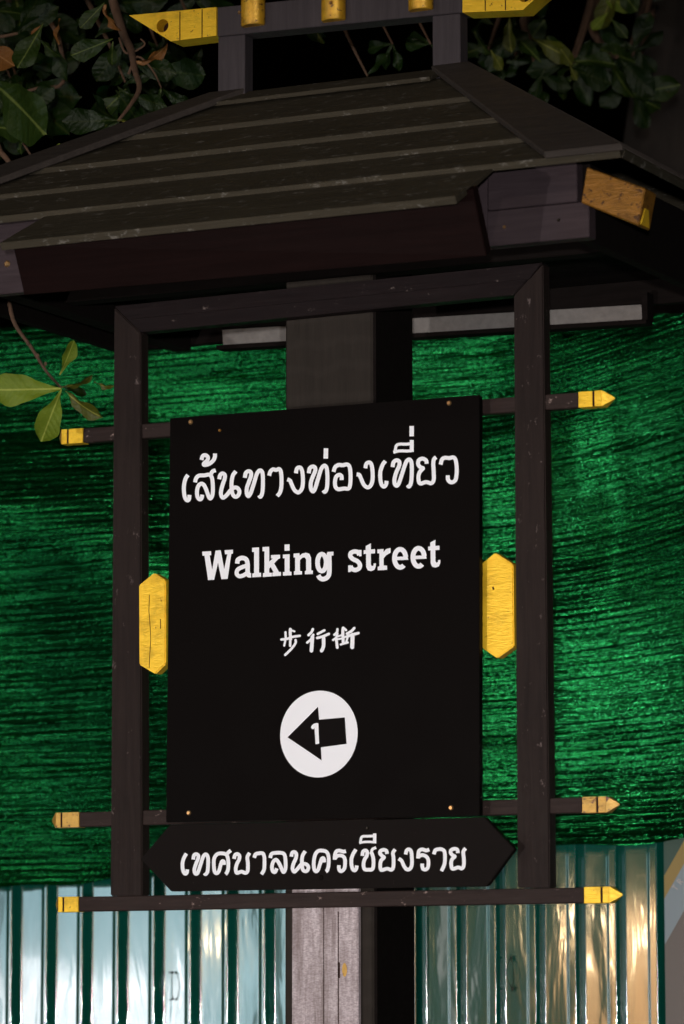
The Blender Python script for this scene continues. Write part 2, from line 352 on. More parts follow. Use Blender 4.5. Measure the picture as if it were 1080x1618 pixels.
# ------------------------------------------------------------------ green shade net
NYF = 1.40
cols_x = [-400, 0, 180, 240, 450, 650, 790, 870, 1080, 1400]
Ft = [  # light and dark wanted on the net, put into the shape of its folds
 [(500,.3),(600,.4),(690,.1),(800,.1),(850,1.0),(1100,.9),(1300,.45),(1390,.05)],
 [(500,.1),(540,.35),(600,.5),(660,.2),(700,.05),(790,.08),(830,.5),(860,.95),(960,.9),(1100,.8),(1200,.65),(1300,.45),(1360,.3),(1395,.1)],
 [(500,.1),(560,.3),(610,.45),(680,.1),(860,.12),(900,.6),(1000,.75),(1150,.7),(1300,.5),(1395,.1)],
 [(500,.1),(560,.4),(630,.4),(700,.06),(880,.1),(920,.45),(1100,.55),(1300,.5),(1395,.1)],
 [(500,.1),(560,.5),(640,.45),(700,.1),(900,.1),(1100,.4),(1300,.4),(1390,.1)],
 [(500,.1),(550,.45),(610,.4),(660,.1),(900,.2),(1100,.3),(1300,.3),(1370,.1)],
 [(500,.1),(540,.45),(600,.35),(650,.05),(720,.25),(830,.3),(880,.1),(960,.1),(1050,.3),(1200,.25),(1350,.05)],
 [(500,.02),(560,.02),(640,.1),(700,.5),(800,.5),(850,.12),(960,.05),(1040,.22),(1100,.33),(1200,.22),(1340,.02)],
 [(490,.1),(540,.3),(600,.75),(690,.6),(770,.12),(820,.1),(870,.5),(950,.5),(1080,.38),(1200,.25),(1325,.05)],
 [(490,.1),(540,.5),(640,.6),(740,.1),(850,.6),(1100,.5),(1325,.1)]]
def Fcol(c, y):
    c = Ft[c]
    if y <= c[0][0]: return c[0][1]
    for (a, u), (b, w) in zip(c, c[1:]):
        if y <= b:
            t = (y-a)/(b-a); t = t*t*(3-2*t); return u+(w-u)*t
    return c[-1][1]
def F(px, py):
    if px <= cols_x[0]: return Fcol(0, py)
    for i in range(len(cols_x)-1):
        if px <= cols_x[i+1]:
            t = (px-cols_x[i])/(cols_x[i+1]-cols_x[i]); return Fcol(i, py)*(1-t)+Fcol(i+1, py)*t
    return Fcol(len(cols_x)-1, py)
def project(v):
    d = v-CAM; w = d.dot(FWD); return 540+FPX*d.dot(RGT)/w, 809-FPX*d.dot(UPV)/w
def net_mat():
    t = NT('green_shade_net_weave'); v = t.coords((1,1,1), False)
    w1 = t.noise(t.coords((260,260,620), False), 1, 3, .7); fine = t.noise(t.coords((520,520,900), False), 1, 2, .6)
    band = t.noise(t.coords((3,3,130), False), 1, 4, .6)
    rib = t.n('TexWave', wave_type='BANDS', bands_direction='Z', i_Scale=85, i_Distortion=1.2, i_Detail=2); t.l(v, rib.inputs['Vector'])
    col = t.ramp(w1, [(.35, (.001,.045,.010)), (.5, (.006,.23,.044)), (.68, (.06,.52,.20))])
    col = t.mix(t.ramp(band, [(.35, (.75,)*3), (.6, (0,)*3)]), col, (.0,.018,.005), 'MIX')
    t.l(col, t.b.inputs['Base Color']); t.set(Roughness=.25, Metallic=.95); t.b.inputs['Specular IOR Level'].default_value = 1.0
    t.b.inputs['Specular Tint'].default_value = (.35,1,.72,1)
    n1 = t.bump(rib.outputs['Fac'], .1, .001); n2 = t.bump(fine, .35, .0012, n1); t.l(t.bump(w1, .35, .001, n2), t.b.inputs['Normal'])
    return t.m
def build_net():
    import numpy as np
    X0, X1, NX, NZ = -1.45, 1.25, 820, 520; rnd = random.Random(3); vs = []; fs = []; LEAN = .7
    D = np.zeros((NX+1, NZ+1)); ZB = []; ZT = []
    for i in range(NX+1):
        x = X0+(X1-X0)*i/NX
        zb = 1.977+.042*(x+1.069)+.006*math.sin(x*9+1)+.004*math.sin(x*23); zt = 3.236-.062*(x+1.08)+.008*math.sin(x*5)
        ZB.append(zb); ZT.append(zt); d = 0; prevz = zb
        for k in range(NZ+1):
            z = zb+(zt-zb)*k/NZ
            if k % 8 == 0: px, py = project(Vector((x, NYF-.1, z))); fv = F(px, py)
            d += max(-.95, min(.24, (fv-.43)*2.1))*(z-prevz); prevz = z; D[i, k] = d
        D[i] -= D[i, -1]*np.arange(NZ+1)/NZ*LEAN; D[i] -= D[i].min()
    W_ = 45; pad = np.pad(D, ((W_, W_), (0, 0)), mode='edge'); cs = np.cumsum(np.vstack([np.zeros((1, NZ+1)), pad]), axis=0)
    D = (cs[2*W_+1:]-cs[:-(2*W_+1)])/(2*W_+1)
    for i in range(NX+1):
        x = X0+(X1-X0)*i/NX; zb, zt = ZB[i], ZT[i]; pass
        for k in range(NZ+1):
            z = zb+(zt-zb)*k/NZ; tilt = .03+.22*max(0, min(1, (z-2.05)/.75)); xs = 0 if x < .0 else (x*x/.9 if x < .45 else x-.225); v = z-tilt*xs
            f = noise.noise(Vector((x*.9, v*32, .3)))*.0034+noise.noise(Vector((x*1.7, v*75, 5.3)))*.0013+math.sin(v*440+2.2*noise.noise(Vector((x*1.5, v*9, 3))))*.0010*(.6+.8*noise.noise(Vector((x*4, v*40, 11))))
            if i % 2 == 0 or True: f += noise.noise(Vector((x*5, v*150, 9)))*.0009+noise.noise(Vector((x*55, v*330, 2)))*.0003
            f += rnd.gauss(0, .00016)
            if rnd.random() < .07: f += rnd.uniform(.0003,.0009)
            f += noise.noise(Vector((x*7, v*420, 7)))*.0011
            vs.append((x+rnd.uniform(-.0006,.0006), FY-.045-D[i, k]-f, z+rnd.uniform(-.0004,.0004)))
    for i in range(NX):
        o_ = i*(NZ+1)
        for k in range(NZ): fs.append((o_+k, o_+NZ+1+k, o_+NZ+2+k, o_+k+1))
    me = bpy.data.meshes.new('shade_net'); me.from_pydata(vs, [], fs); bm = bmesh.new(); bm.from_mesh(me); return bm
o = obj('shade_net', build_net(), net_mat(), smooth=False); o['label'] = 'dark green woven shade net draped over the upper half of the fence'; o['category'] = 'net'

# ------------------------------------------------------------------ the sign: one thing
S = empty('direction_sign', (.42, .11, .13), 'dark wooden signpost with a small hipped roof, gold tips and a black Walking street panel', 'sign')
XR0, XR1, YC, ZR, TAN = .168, .672, .085, 3.339, .579
YE = -.39; EAVE = YC-YE; YP = -.575; KH = .95
rz = lambda t, up=0: ZR-TAN*t+up
# central post (dark) and the pale weathered plank at its lower front
a = at(450,560,.034).x; b = at(588,560,.034).x
obj('post', B(a, b, .034, .188, .12, 3.25, bev=.004), M['post'], S)
obj('side_shade_board', B(b+.0005, b+.006, .036, .186, .13, 3.02), M['soffit'], S)  # near-black board added on the post's side, standing in for its shade
pl = at(460,1500,.02); pr_ = at(565,1500,.02)
plank = obj('weathered_plank', B(pl.x, pr_.x, .021, .0335, .13, at(500,1436,.02).z+.06, bev=.002), M['plank'], S, label='pale pinkish weathered plank on the front of the post')
for (x, y0, y1, wd) in ((511,1434,1618,.0012),(534,1440,1618,.0016),(535,1520,1545,.004)):
    q0 = at(x,y0,.0205); q1 = at(x+1,y1,.0205); obj('crack', B(q0.x-wd/2, q0.x+wd/2, .0202, .0225, q1.z, q0.z), M['groove'], plank)
q0 = at(544,1532,.0205); bm = bmesh.new(); bmesh.ops.create_circle(bm, cap_ends=True, segments=14, radius=.008, matrix=Matrix.Translation((q0.x,.0205,q0.z))@Matrix.Scale(1.5,4,(0,0,1))@Matrix.Scale(.6,4,(1,0,0))@Matrix.Rotation(rad(90),4,'X')); obj('gold_paint_spot', bm, M['gold_worn'], plank)

# frame: mitred top bar, two side posts, rails
obj('frame_top', pxprism([(180,484),(857,415),(811,466),(222,525)], 0, .03, .0015), M['post_h'], S)
obj('moulding', prism([P(186,487,-.002),P(852,420,-.002),P(836,441,-.002),P(204,505,-.002)], -.003, .002, .0008), M['post_h'], S)
obj('frame_post', pxprism([(180,486),(222,526),(224,1415),(174,1415)], 0, .03, .002), M['post_v'], S)
obj('frame_post', pxprism([(857,417),(868,1402),(817,1402),(811,467)], 0, .03, .002), M['post_v'], S)
def rail(l, r, hgt, Yf, tipsL, tipsR, goldm, seg):
    """l, r = centre pixels of the tips; seg = x pixels of gold starts"""
    (lx, ly), (rx, ry) = l, r; A = at(lx, ly, Yf); Bv = at(rx, ry, Yf); h = hgt/2; D = .022
    zc = lambda x: A.z+(Bv.z-A.z)*(x-A.x)/(Bv.x-A.x)
    xl = at(tipsL[1], ly, Yf).x; xr = at(tipsR[1], ry, Yf).x
    bm = bmesh.new(); hexa(bm, [(xl,Yf,zc(xl)-h),(xl,Yf,zc(xl)+h),(xl,Yf+D,zc(xl)+h),(xl,Yf+D,zc(xl)-h),(xr,Yf,zc(xr)-h),(xr,Yf,zc(xr)+h),(xr,Yf+D,zc(xr)+h),(xr,Yf+D,zc(xr)-h)], .0015)
    R = obj('rail', bm, M['rail'], S)
    for (g0, g1, tip, gx) in ((at(tipsL[0],ly,Yf).x, xl, A.x, at(tipsL[2],ly,Yf).x), (at(tipsR[0],ry,Yf).x, xr, Bv.x, at(tipsR[2],ry,Yf).x)):
        # g0 = shoulder, g1 = joint with the rail, tip = point, gx = groove
        def piece(x0, x1, s0=1.0, s1=1.0, e=0.0006):
            bm = bmesh.new(); y0, y1 = Yf-e, Yf+D+e; ym = (y0+y1)/2
            loops = [[(x, ym-(ym-y0)*s, zc(x)-(h+e)*s),(x, ym-(ym-y0)*s, zc(x)+(h+e)*s),(x, ym+(ym-y0)*s, zc(x)+(h+e)*s),(x, ym+(ym-y0)*s, zc(x)-(h+e)*s)] for x, s in ((x0,s0),(x1,s1))]
            hexa(bm, loops[0]+loops[1], .0006 if s0 == s1 == 1 else 0); return bm
        sg = 1 if g1 > gx else -1
        t1 = obj('gold_tip', piece(gx+sg*.0018, g1-sg*.0003), goldm, R); 
        obj('gold_tip', piece(g0, gx-sg*.0018), goldm, R); obj('gold_point', piece(g0-sg*.0002, tip, 1.0, .12), M['gold_worn'] if tip == A.x else goldm, R)
        obj('groove', piece(gx-sg*.0017, gx+sg*.0017, .9, .9), M['groove'], R)
    return R
rail((90,691),(967,628), .0262, .005, (97,131,107), (950,913,937), M['gold'], 0)
rail((78,1296),(974,1270), .0262, .005, (88,125,97), (957,919,943), M['gold_worn'], 0)
rail((84,1429),(979,1413), .0262, -.006, (92,124,100), (962,922,950), M['gold'], 0)

# gold hexagonal ornaments between frame and panel
def ornament(pts, ridge):
    bm = pxprism(pts, -.004, .024, .0018)
    return obj('gold_ornament', bm, M['gold'], S)
oa = ornament([(219,924.5),(243,905),(261.5,917),(261.5,1049),(245,1065),(219.5,1050)], 995)
ob = ornament([(758,892),(781.5,873),(810,891.5),(811.5,1021),(784.5,1040),(759.5,1022.6)], 0)
def crack(par, pts, w, Y, mat=None):
    bm = bmesh.new(); q = [at(x, y, Y) for x, y in pts]
    for a, b in zip(q, q[1:]):
        d = (b-a).normalized(); n = Vector((-d.z, 0, d.x))*w/2
        bm.faces.new([bm.verts.new(v) for v in (a-n, a+n, b+n, b-n)])
    obj('crack', bm, mat or M['groove'], par)
crack(oa, [(236,940),(235,965),(237,990),(238,1010),(236,1040),(235.5,1055)], .0012, -.0045)
crack(oa, [(253.5,978),(253.5,993)], .0016, -.0045)
crack(ob, [(778,927),(779.5,932)], .003, -.0045); crack(ob, [(759.5,895),(761,905),(760,915)], .004, -.0045)

# sign panel
YPAN = -.024
panel = obj('sign_panel', pxprism([(268.5,661),(757,624),(757,1288),(262,1299)], YPAN, .014, .0008), M['panel'], S)
YB = -.030
board = obj('name_board', pxprism([(222,1357),(268,1303),(765,1291),(812,1341),(768,1400),(270,1408)], YB, .014, .0012), M['board'], S, label='black arrow-ended name board with white Thai lettering')

def ribbon(bm, pts, w, Y, butt=True, sub=7, smooth=True, lift=0.0):
    """flat stroke of pixel width w on the plane Y"""
    pts = catmull(pts, sub) if smooth else pts
    n = len(pts); L = []; base = at(540,1000,Y)
    for i, p in enumerate(pts):
        a = pts[max(0, i-1)]; b = pts[min(n-1, i+1)]; dx, dy = b[0]-a[0], b[1]-a[1]; l = math.hypot(dx, dy) or 1
        nx, ny = -dy/l*w/2, dx/l*w/2; yy = Y-lift-.00022*i/n
        # the stroke runs in the sign's own plane: widths shrink with the foreshortening of that plane
        c = at(p[0], p[1], yy); e0 = at(p[0]+nx, p[1]+ny, yy); e1 = at(p[0]-nx, p[1]-ny, yy)
        L.append((bm.verts.new(e0), bm.verts.new(e1)))
    for (a0, a1), (b0, b1) in zip(L, L[1:]): bm.faces.new((a0, a1, b1, b0))
    if not butt:
        for p, yy in ((pts[0], Y-lift-.00025), (pts[-1], Y-lift-.00027)):
            vs = [bm.verts.new(at(p[0]+w/2*math.cos(k*math.pi/6), p[1]+w/2*math.sin(k*math.pi/6), yy)) for k in range(12)]
            bm.faces.new(vs)
def poly(bm, pts, Y):
    q = [at(x, y, Y) for x, y in pts]; vs = [bm.verts.new(v) for v in q]
    for t in tessellate_polygon([[Vector((v.x, v.z, 0)) for v in q]]): bm.faces.new([vs[i] for i in t])
def tr(pts, o, s): return [(o[0]+x/s, o[1]+y/s) for x, y in pts]
def letters(name, par, groups, Y, w):
    bm = bmesh.new(); k = 0
    for o_, s, ws, strokes in groups:
        for st in strokes:
            ww = ws
            if isinstance(st, tuple): ww, st = st
            ribbon(bm, tr(st, o_, s), ww/s, Y, lift=.0003*(k % 3)); k += 1
    for f in bm.faces: f.normal_update()
    for f in bm.faces:
        if f.normal.y > 0: f.normal_flip()
    obj(name, bm, M['vinyl'], par)
A9 = ((280,700), 9.0, 56, [
 [(152,455),(118,505),(95,600),(95,700),(110,780),(140,816),(165,800),(172,738)],
 [(252,560),(268,500),(310,464),(385,460),(450,450),(485,480),(502,560),(505,690),(492,760),(468,788),(445,760),(405,650),(372,592),(335,580),(300,610),(280,680),(285,760),(315,800),(345,785),(355,735)],
 [(472,452),(500,405),(545,388)],
 [(345,242),(358,190),(395,172),(432,198),(430,240),(400,270),(380,290),(380,312),(440,302),(505,255),(532,200),(535,150)],
 [(595,515),(608,460),(640,433),(674,455),(672,510),(645,590),(622,680),(622,740),(650,778),(700,742),(750,680),(800,638),(850,638),(882,685),(868,740),(828,765),(790,735),(772,660),(772,550),(790,460),(832,402)]])
B9 = ((370,700), 9.0, 56, [
 [(150,495),(162,430),(195,402),(233,415),(236,470),(205,560),(178,640),(178,720),(200,755),(232,710),(280,570),(320,440),(362,390),(398,420),(406,520),(404,650),(392,728),(370,765),(350,742)],
 [(495,465),(512,408),(550,375),(592,384),(635,370),(660,405),(670,500),(668,620),(650,700),(610,755)],
 [(875,430),(887,370),(920,347),(955,372),(973,470),(973,590),(952,665),(905,703),(852,665),(815,590),(790,535),(752,518)]])
C9 = ((480,690), 9.0, 56, [
 [(68,520),(82,450),(125,424),(158,445),(158,490),(125,570),(98,650),(98,735),(125,778),(155,745),(200,600),(245,460),(290,412),(322,450),(333,560),(330,690),(318,755),(295,785),(273,762)],
 (64, [(313,165),(309,312)]),
 [(420,500),(442,435),(490,403),(550,406),(612,396),(648,430),(661,530),(658,660),(635,735),(565,738),(490,748),(448,715),(440,640),(458,570),(500,543),(532,562),(535,616)],
 [(872,450),(886,388),(925,367),(957,395),(974,490),(974,610),(952,688),(905,722),(852,685),(812,600),(785,545),(748,537)]])
D7 = ((590,670), 7.714, 48, [
 [(143,450),(108,500),(82,580),(80,660),(95,735),(125,763),(150,740),(158,693)],
 [(230,525),(243,465),(280,442),(312,460),(310,510),(275,590),(254,670),(257,730),(282,752),(310,715),(355,580),(395,465),(435,432),(460,470),(465,560),(460,680),(448,735),(430,762),(412,742)],
 (36, [(240,345),(300,330),(350,328),(410,330),(465,325)]), (36, [(262,325),(278,262),(320,246),(400,246),(450,240)]), (48, [(464,195),(464,340)]),
 (54, [(463,25),(463,150)]),
 [(645,485),(638,445),(595,422),(550,442),(542,490),(570,528),(602,540),(572,570),(550,615),(546,670),(565,725),(640,708),(700,722),(730,685),(732,600),(726,490),(735,430),(762,405)],
 [(815,495),(833,432),(870,412),(920,416),(970,407),(998,440),(1012,540),(1005,650),(985,697),(940,710),(907,680),(902,625)]])
letters('thai_lettering', panel, [A9, B9, C9, D7], YPAN-.0006, 6)
E9 = ((280,1310), 9.0, 52, [
 [(130,345),(97,400),(75,470),(75,550),(90,610),(115,632),(135,615),(142,570)],
 [(225,430),(238,370),(270,353),(298,375),(293,420),(262,500),(242,570),(250,622),(275,633),(298,600),(340,470),(370,385),(405,355),(432,390),(438,470),(432,580),(418,622),(400,638),(385,622)],
 [(664,505),(660,460),(637,455),(617,500),(592,590),(560,625),(530,600),(518,500),(525,410),(570,352),(640,342),(700,365),(722,440),(722,560),(704,615),(685,640)],
 [(700,355),(732,322),(760,300)],
 [(805,420),(820,368),(850,350),(882,375),(878,430),(847,490),(830,560),(845,620),(910,602),(970,620),(1000,585),(1002,480),(995,395),(1028,335)]])
F9 = ((400,1310), 9.0, 52, [
 [(12,405),(32,355),(70,343),(130,341),(155,390),(158,500),(150,580),(115,640)],
 [(240,408),(258,352),(305,336),(400,336),(442,362),(458,450),(456,560),(432,608),(410,580),(370,490),(325,433),(283,462),(264,530),(275,592),(308,608),(333,555)],
 [(540,388),(552,335),(585,322),(610,352),(605,410),(570,490),(557,560),(582,603),(630,560),(680,502),(740,492),(780,530),(772,580),(738,597),(702,570),(690,480),(698,380),(738,310)],
 [(1008,470),(1000,415),(972,420),(945,500),(920,575),(890,598),(864,560),(860,450),(882,355),(925,308),(985,303),(1040,322),(1068,385),(1070,500),(1052,580),(1030,600)]])
G9 = ((500,1300), 9.0, 52, [
 [(415,400),(380,407),(320,393),(280,405),(260,450),(255,522)], [(262,500),(300,465),(365,468),(400,515),(400,620),(378,668),(340,685),(316,650),(316,600)],
 [(558,375),(518,440),(495,510),(495,590),(512,655),(540,675),(563,650),(570,605)],
 [(650,468),(657,412),(690,390),(718,415),(710,470),(680,520),(665,590),(680,655),(740,665),(792,655),(808,580),(802,490),(782,430),(765,410)], (40, [(775,420),(795,372),(845,350)]),
 (34, [(605,287),(660,272),(740,268),(840,275)]), (38, [(622,270),(636,208),(665,190),(740,188),(820,185)]), (48, [(824,148),(824,290)]),
 [(1000,440),(990,397),(950,382),(907,400),(902,435),(935,472),(958,490),(918,530),(903,600),(918,668),(1000,650),(1062,665),(1090,620),(1092,500),(1084,425),(1116,375)]])
H8 = ((620,1310), 8.308, 48, [
 [(170,330),(183,280),(210,263),(242,290),(252,380),(250,470),(225,520),(182,524),(147,480),(118,415),(78,385)],
 [(480,265),(440,278),(390,264),(350,278),(337,320),(332,382)], [(340,360),(385,338),(440,357),(468,410),(465,490),(440,525),(402,522),(388,488),(388,450)],
 [(540,328),(558,278),(590,263),(640,262),(678,292),(686,380),(678,460),(640,548)],
 [(855,312),(848,268),(810,256),(768,273),(762,312),(792,345),(815,357),(780,392),(767,450),(785,518),(860,500),(908,514),(933,470),(933,380),(926,295),(957,250)]])
letters('thai_lettering', board, [E9, F9, G9, H8], YB-.0006, 6)

bm = bmesh.new(); YL = YPAN-.0008; o1, o2, sc_ = (300,840), (520,840), 4.909
def pl1(pts): poly(bm, tr(pts, o1, sc_), YL)
def pl2(pts): poly(bm, tr(pts, o2, sc_), YL)
pl1([(95,155),(163,151),(165,182),(152,184),(172,295),(198,147),(238,144),(265,290),(290,174),(272,176),(268,144),(333,140),(333,170),(320,173),(292,366),(243,369),(217,240),(187,373),(140,376),(112,186),(97,188)])
ribbon(bm, tr([(366,248),(372,218),(403,204),(435,215),(446,250),(447,310),(452,336),(474,338)], o1, sc_), 35/sc_, YL, lift=.0003)
ribbon(bm, tr([(448,262),(405,275),(370,295),(362,325),(380,345),(412,340),(446,318)], o1, sc_), 32/sc_, YL, lift=.0007)
pl1([(482,125),(535,122),(535,318),(551,320),(551,350),(483,354),(483,325),(497,322),(497,158),(482,158)])
pl1([(562,120),(614,117),(614,232),(640,209),(628,207),(628,182),(698,179),(698,208),(685,211),(652,247),(690,312),(705,313),(705,342),(638,346),(638,318),(648,315),(626,275),(614,287),(614,318),(635,320),(635,347),(565,351),(565,322),(577,320),(577,152),(562,152)])
pl1([(733,100),(772,98),(772,147),(733,149)]); pl1([(720,178),(772,175),(772,310),(787,312),(787,338),(720,341),(720,314),(734,312),(734,206),(720,207)])
pl1([(803,170),(848,167),(850,187),(870,170),(898,163),(925,172),(938,200),(940,300),(952,302),(952,328),(890,331),(890,305),(900,303),(900,218),(890,200),(872,202),(852,220),(852,305),(868,307),(868,332),(805,335),(805,308),(815,305),(815,200),(803,201)])
ribbon(bm, tr([(1022+34*math.cos(a), 240+66*math.sin(a)) for a in [k*math.pi/10 for k in range(21)]], o1, sc_), 36/sc_, YL, smooth=False, lift=.0003)
ribbon(bm, tr([(1078,165),(1080,240),(1079,320),(1066,352),(1035,368),(1008,360),(994,338)], o1, sc_), 36/sc_, YL, lift=.0007)
pl1([(1062,158),(1112,155),(1112,185),(1080,187)])
eng_done = bm; bm = bmesh.new()
ribbon(bm, tr([(232,182),(222,160),(195,154),(168,165),(163,190),(182,212),(218,230),(236,255),(232,282),(205,297),(178,290),(163,268)], o2, sc_), 34/sc_, YL, lift=.0003)
poly(bm, tr([(228,143),(249,141),(250,190),(231,192)], o2, sc_), YL-.0006); poly(bm, tr([(146,262),(166,260),(168,311),(147,314)], o2, sc_), YL-.0006)
T_ = [(282,112),(322,90),(322,138),(354,136),(354,168),(322,170),(322,255),(330,268),(342,262),(343,247),(361,245),(360,270),(350,295),(325,306),(298,300),(286,275),(285,172),(266,173),(266,143),(282,142)]
pl2(T_); pl2([(x+500, y-27) for x, y in T_])
pl2([(372,138),(420,134),(420,158),(440,135),(475,126),(475,163),(455,175),(438,185),(421,208),(421,262),(448,264),(448,296),(375,300),(375,272),(388,268),(388,168),(372,168)])
for dx, dy in ((0,0),(143,-8)):
    poly(bm, tr([(505+dx,196+dy),(606+dx,192+dy),(612+dx,218+dy),(505+dx,222+dy)], o2, sc_), YL)
    pts = [(549+dx+44*math.cos(a), 207+dy+70*math.sin(a)) for a in [rad(-8-k*302/30) for k in range(31)]]
    ribbon(bm, tr(pts, o2, sc_), 37/sc_, YL, smooth=False, lift=.0005)
for m__ in (eng_done, bm):
    for f in m__.faces:
        f.normal_update()
        if f.normal.y > 0: f.normal_flip()
    obj('english_lettering', m__, M['vinyl'], panel)

bm = bmesh.new(); oz, sz = (430,980), 7.2; Z_ = [
 (26,[(150,135),(152,195)]),(34,[(205,102),(204,160),(208,215)]),(22,[(208,112),(252,126)]),(28,[(102,218),(165,212),(225,190),(312,176)]),(24,[(152,210),(135,288)]),(28,[(205,210),(202,290)]),(28,[(264,225),(262,262),(215,325),(146,394)]),
 (30,[(460,102),(445,135),(412,168)]),(28,[(466,165),(440,215),(396,254)]),(42,[(455,190),(445,345)]),(28,[(516,155),(592,114)]),(30,[(510,200),(570,185),(642,155)]),(40,[(582,190),(582,290),(560,346)]),
 (28,[(740,102),(735,135),(705,165)]),(26,[(740,150),(722,200),(690,224)]),(32,[(725,200),(738,310)]),(22,[(740,185),(800,165)]),(34,[(806,88),(801,130),(806,255)]),(26,[(815,92),(838,112)]),(22,[(745,215),(800,205)]),(24,[(776,275),(858,252)]),(24,[(856,190),(838,255)]),
 (30,[(932,88),(900,122),(848,152)]),(32,[(850,184),(900,166),(978,146)]),(46,[(912,165),(908,305)]),(22,[(795,205),(870,170)])]
for k, (w, st) in enumerate(Z_): ribbon(bm, tr(st, oz, sz), w/sz, YL, butt=False, lift=.0003*(k % 4))
for f in bm.faces:
    f.normal_update()
    if f.normal.y > 0: f.normal_flip()
obj('chinese_lettering', bm, M['vinyl'], panel)
bm = bmesh.new()
dv, uv = (.6,-.8), (-.8,-.6)
for cx, cy, sts in ((1070,1405,[[(0,0),(0,9)],[(-3,9),(3,9)]]),(1076,1397,[[(0,0),(0,9)],[(0,9),(4,8.5),(4,5.5),(0,5)],[(1.5,5),(4.5,0)]])):
    for st in sts: ribbon(bm, [(cx+a*dv[0]+b*uv[0], cy+a*dv[1]+b*uv[1]) for a, b in st], 1.5, PY_, lift=.0003, sub=3)
obj('lettering', bm, plain('faded_print', (.4,.36,.34), .6), pst)
# arrow disc
c = at(503.7,1159.6,YPAN); bm = bmesh.new(); vs = [bm.verts.new((c.x+.0752*math.cos(k*math.pi/32), YPAN-.0012, c.z+.0752*math.sin(k*math.pi/32))) for k in range(64)]; f = bm.faces.new(vs)
f.normal_update();
if f.normal.y > 0: f.normal_flip()
obj('white_disc', bm, M['vinyl'], panel)
oa_, sa_ = (420,1070), 6.353; bm = bmesh.new(); poly(bm, tr([(522,295),(533,425),(790,402),(808,668),(550,703),(557,833),(215,602)], oa_, sa_), YPAN-.0018); obj('black_arrow', bm, M['ink'], panel)
bm = bmesh.new(); poly(bm, tr([(452,505),(458,485),(480,465),(505,459),(525,461),(533,665),(497,671),(487,508),(478,520),(465,520)], oa_, sa_), YPAN-.0024); obj('white_numeral', bm, M['vinyl'], panel)
def screw(par, px, py, Y, r=.0048, mat=None):
    q = at(px, py, Y); bm = bmesh.new()
    bmesh.ops.create_cone(bm, cap_ends=True, segments=16, radius1=r, radius2=r*.6, depth=.0025, matrix=Matrix.Translation((q.x, Y-.001, q.z))@Matrix.Rotation(rad(90), 4, 'X'))
    s = obj('screw', bm, mat or M['brass'], par)
    bm = bmesh.new(); box(bm, q.x-r*.4, q.x+r*.4, Y-.0030, Y-.0020, q.z-.0006, q.z+.0006); box(bm, q.x-.0006, q.x+.0006, Y-.0031, Y-.0021, q.z-r*.4, q.z+r*.4)
    return s
for px, py in ((301,667),(709,637),(298,1284),(712,1276)): screw(panel, px, py, YPAN)
screw(panel, 347, 680, YPAN, .003, M['gold_dull']); screw(board, 507, 1386, YB, .005, M['soffit']); screw(board, 580, 1308, YB, .003, M['dark_metal'])

# roof boards on four slopes (lapped siding)
def slope_pt(side, t, w, up=0):
    """side: f b l r ; t = horizontal distance out from the ridge line; w = coordinate along the eave"""
    n = up; k = n*math.sin(math.atan(TAN)); zz = ZR-TAN*t+n*math.cos(math.atan(TAN))
    if side == 'f': return Vector((w, YC-t-k, zz))
    if side == 'b': return Vector((w, YC+t+k, zz))
    if side == 'r': return Vector((XR1+KH*t+k, w, zz))
    return Vector((XR0-KH*t-k, w, zz))
def lapped(side, t0, t1, w0a, w0b, w1a, w1b, th=.011):
    th += random.uniform(-.0012,.0012)
    bm = bmesh.new(); sp = slope_pt
    hexa(bm, [sp(side,t0,w0a,.0),sp(side,t0,w0b,.0),sp(side,t0,w0b,.004),sp(side,t0,w0a,.004), sp(side,t1,w1a,.0005),sp(side,t1,w1b,.0005),sp(side,t1,w1b,th+.002),sp(side,t1,w1a,th+.002)], .001)
    # sawn waviness along the lower edge
    obj('roof_board', bm, M['roof'] if side in 'fb' else M['roof_y'], S)
def t_at(py):  # t of the front slope that the photo shows at x=540
    lo, hi = 0, .9
    for _ in range(40):
        mid = (lo+hi)/2; q = project(Vector((.4, YC-mid, ZR-TAN*mid)))
        q2 = at(540, q[1], YC-mid); q = project(Vector((q2.x, YC-mid, ZR-TAN*mid)))
        if q[1] < py: lo = mid
        else: hi = mid
    return lo
edges = [0.0]+[t_at(y) for y in (188,226,261,297,342)]
tE = edges[4]
for i, (a, b) in enumerate(zip(edges, edges[1:])):
    a2 = max(0, a-.012)
    if i < 4: lapped('f', a2, b, XR0-KH*a2, XR1+KH*a2, XR0-KH*b, XR1+KH*b)
    else: lapped('f', a2, b, .12, .955, .118, .953, .013)
for sd, (u, v) in (('b', (XR0, XR1)), ('l', (YC, YC)), ('r', (YC, YC))):
    for i, (a, b) in enumerate(zip(edges[:5], edges[1:5])):
        a2 = max(0.0005, a-.012); q_ = KH if sd == 'b' else 1; lapped(sd, a2, b, u-q_*a2, v+q_*a2, u-q_*b, v+q_*b)
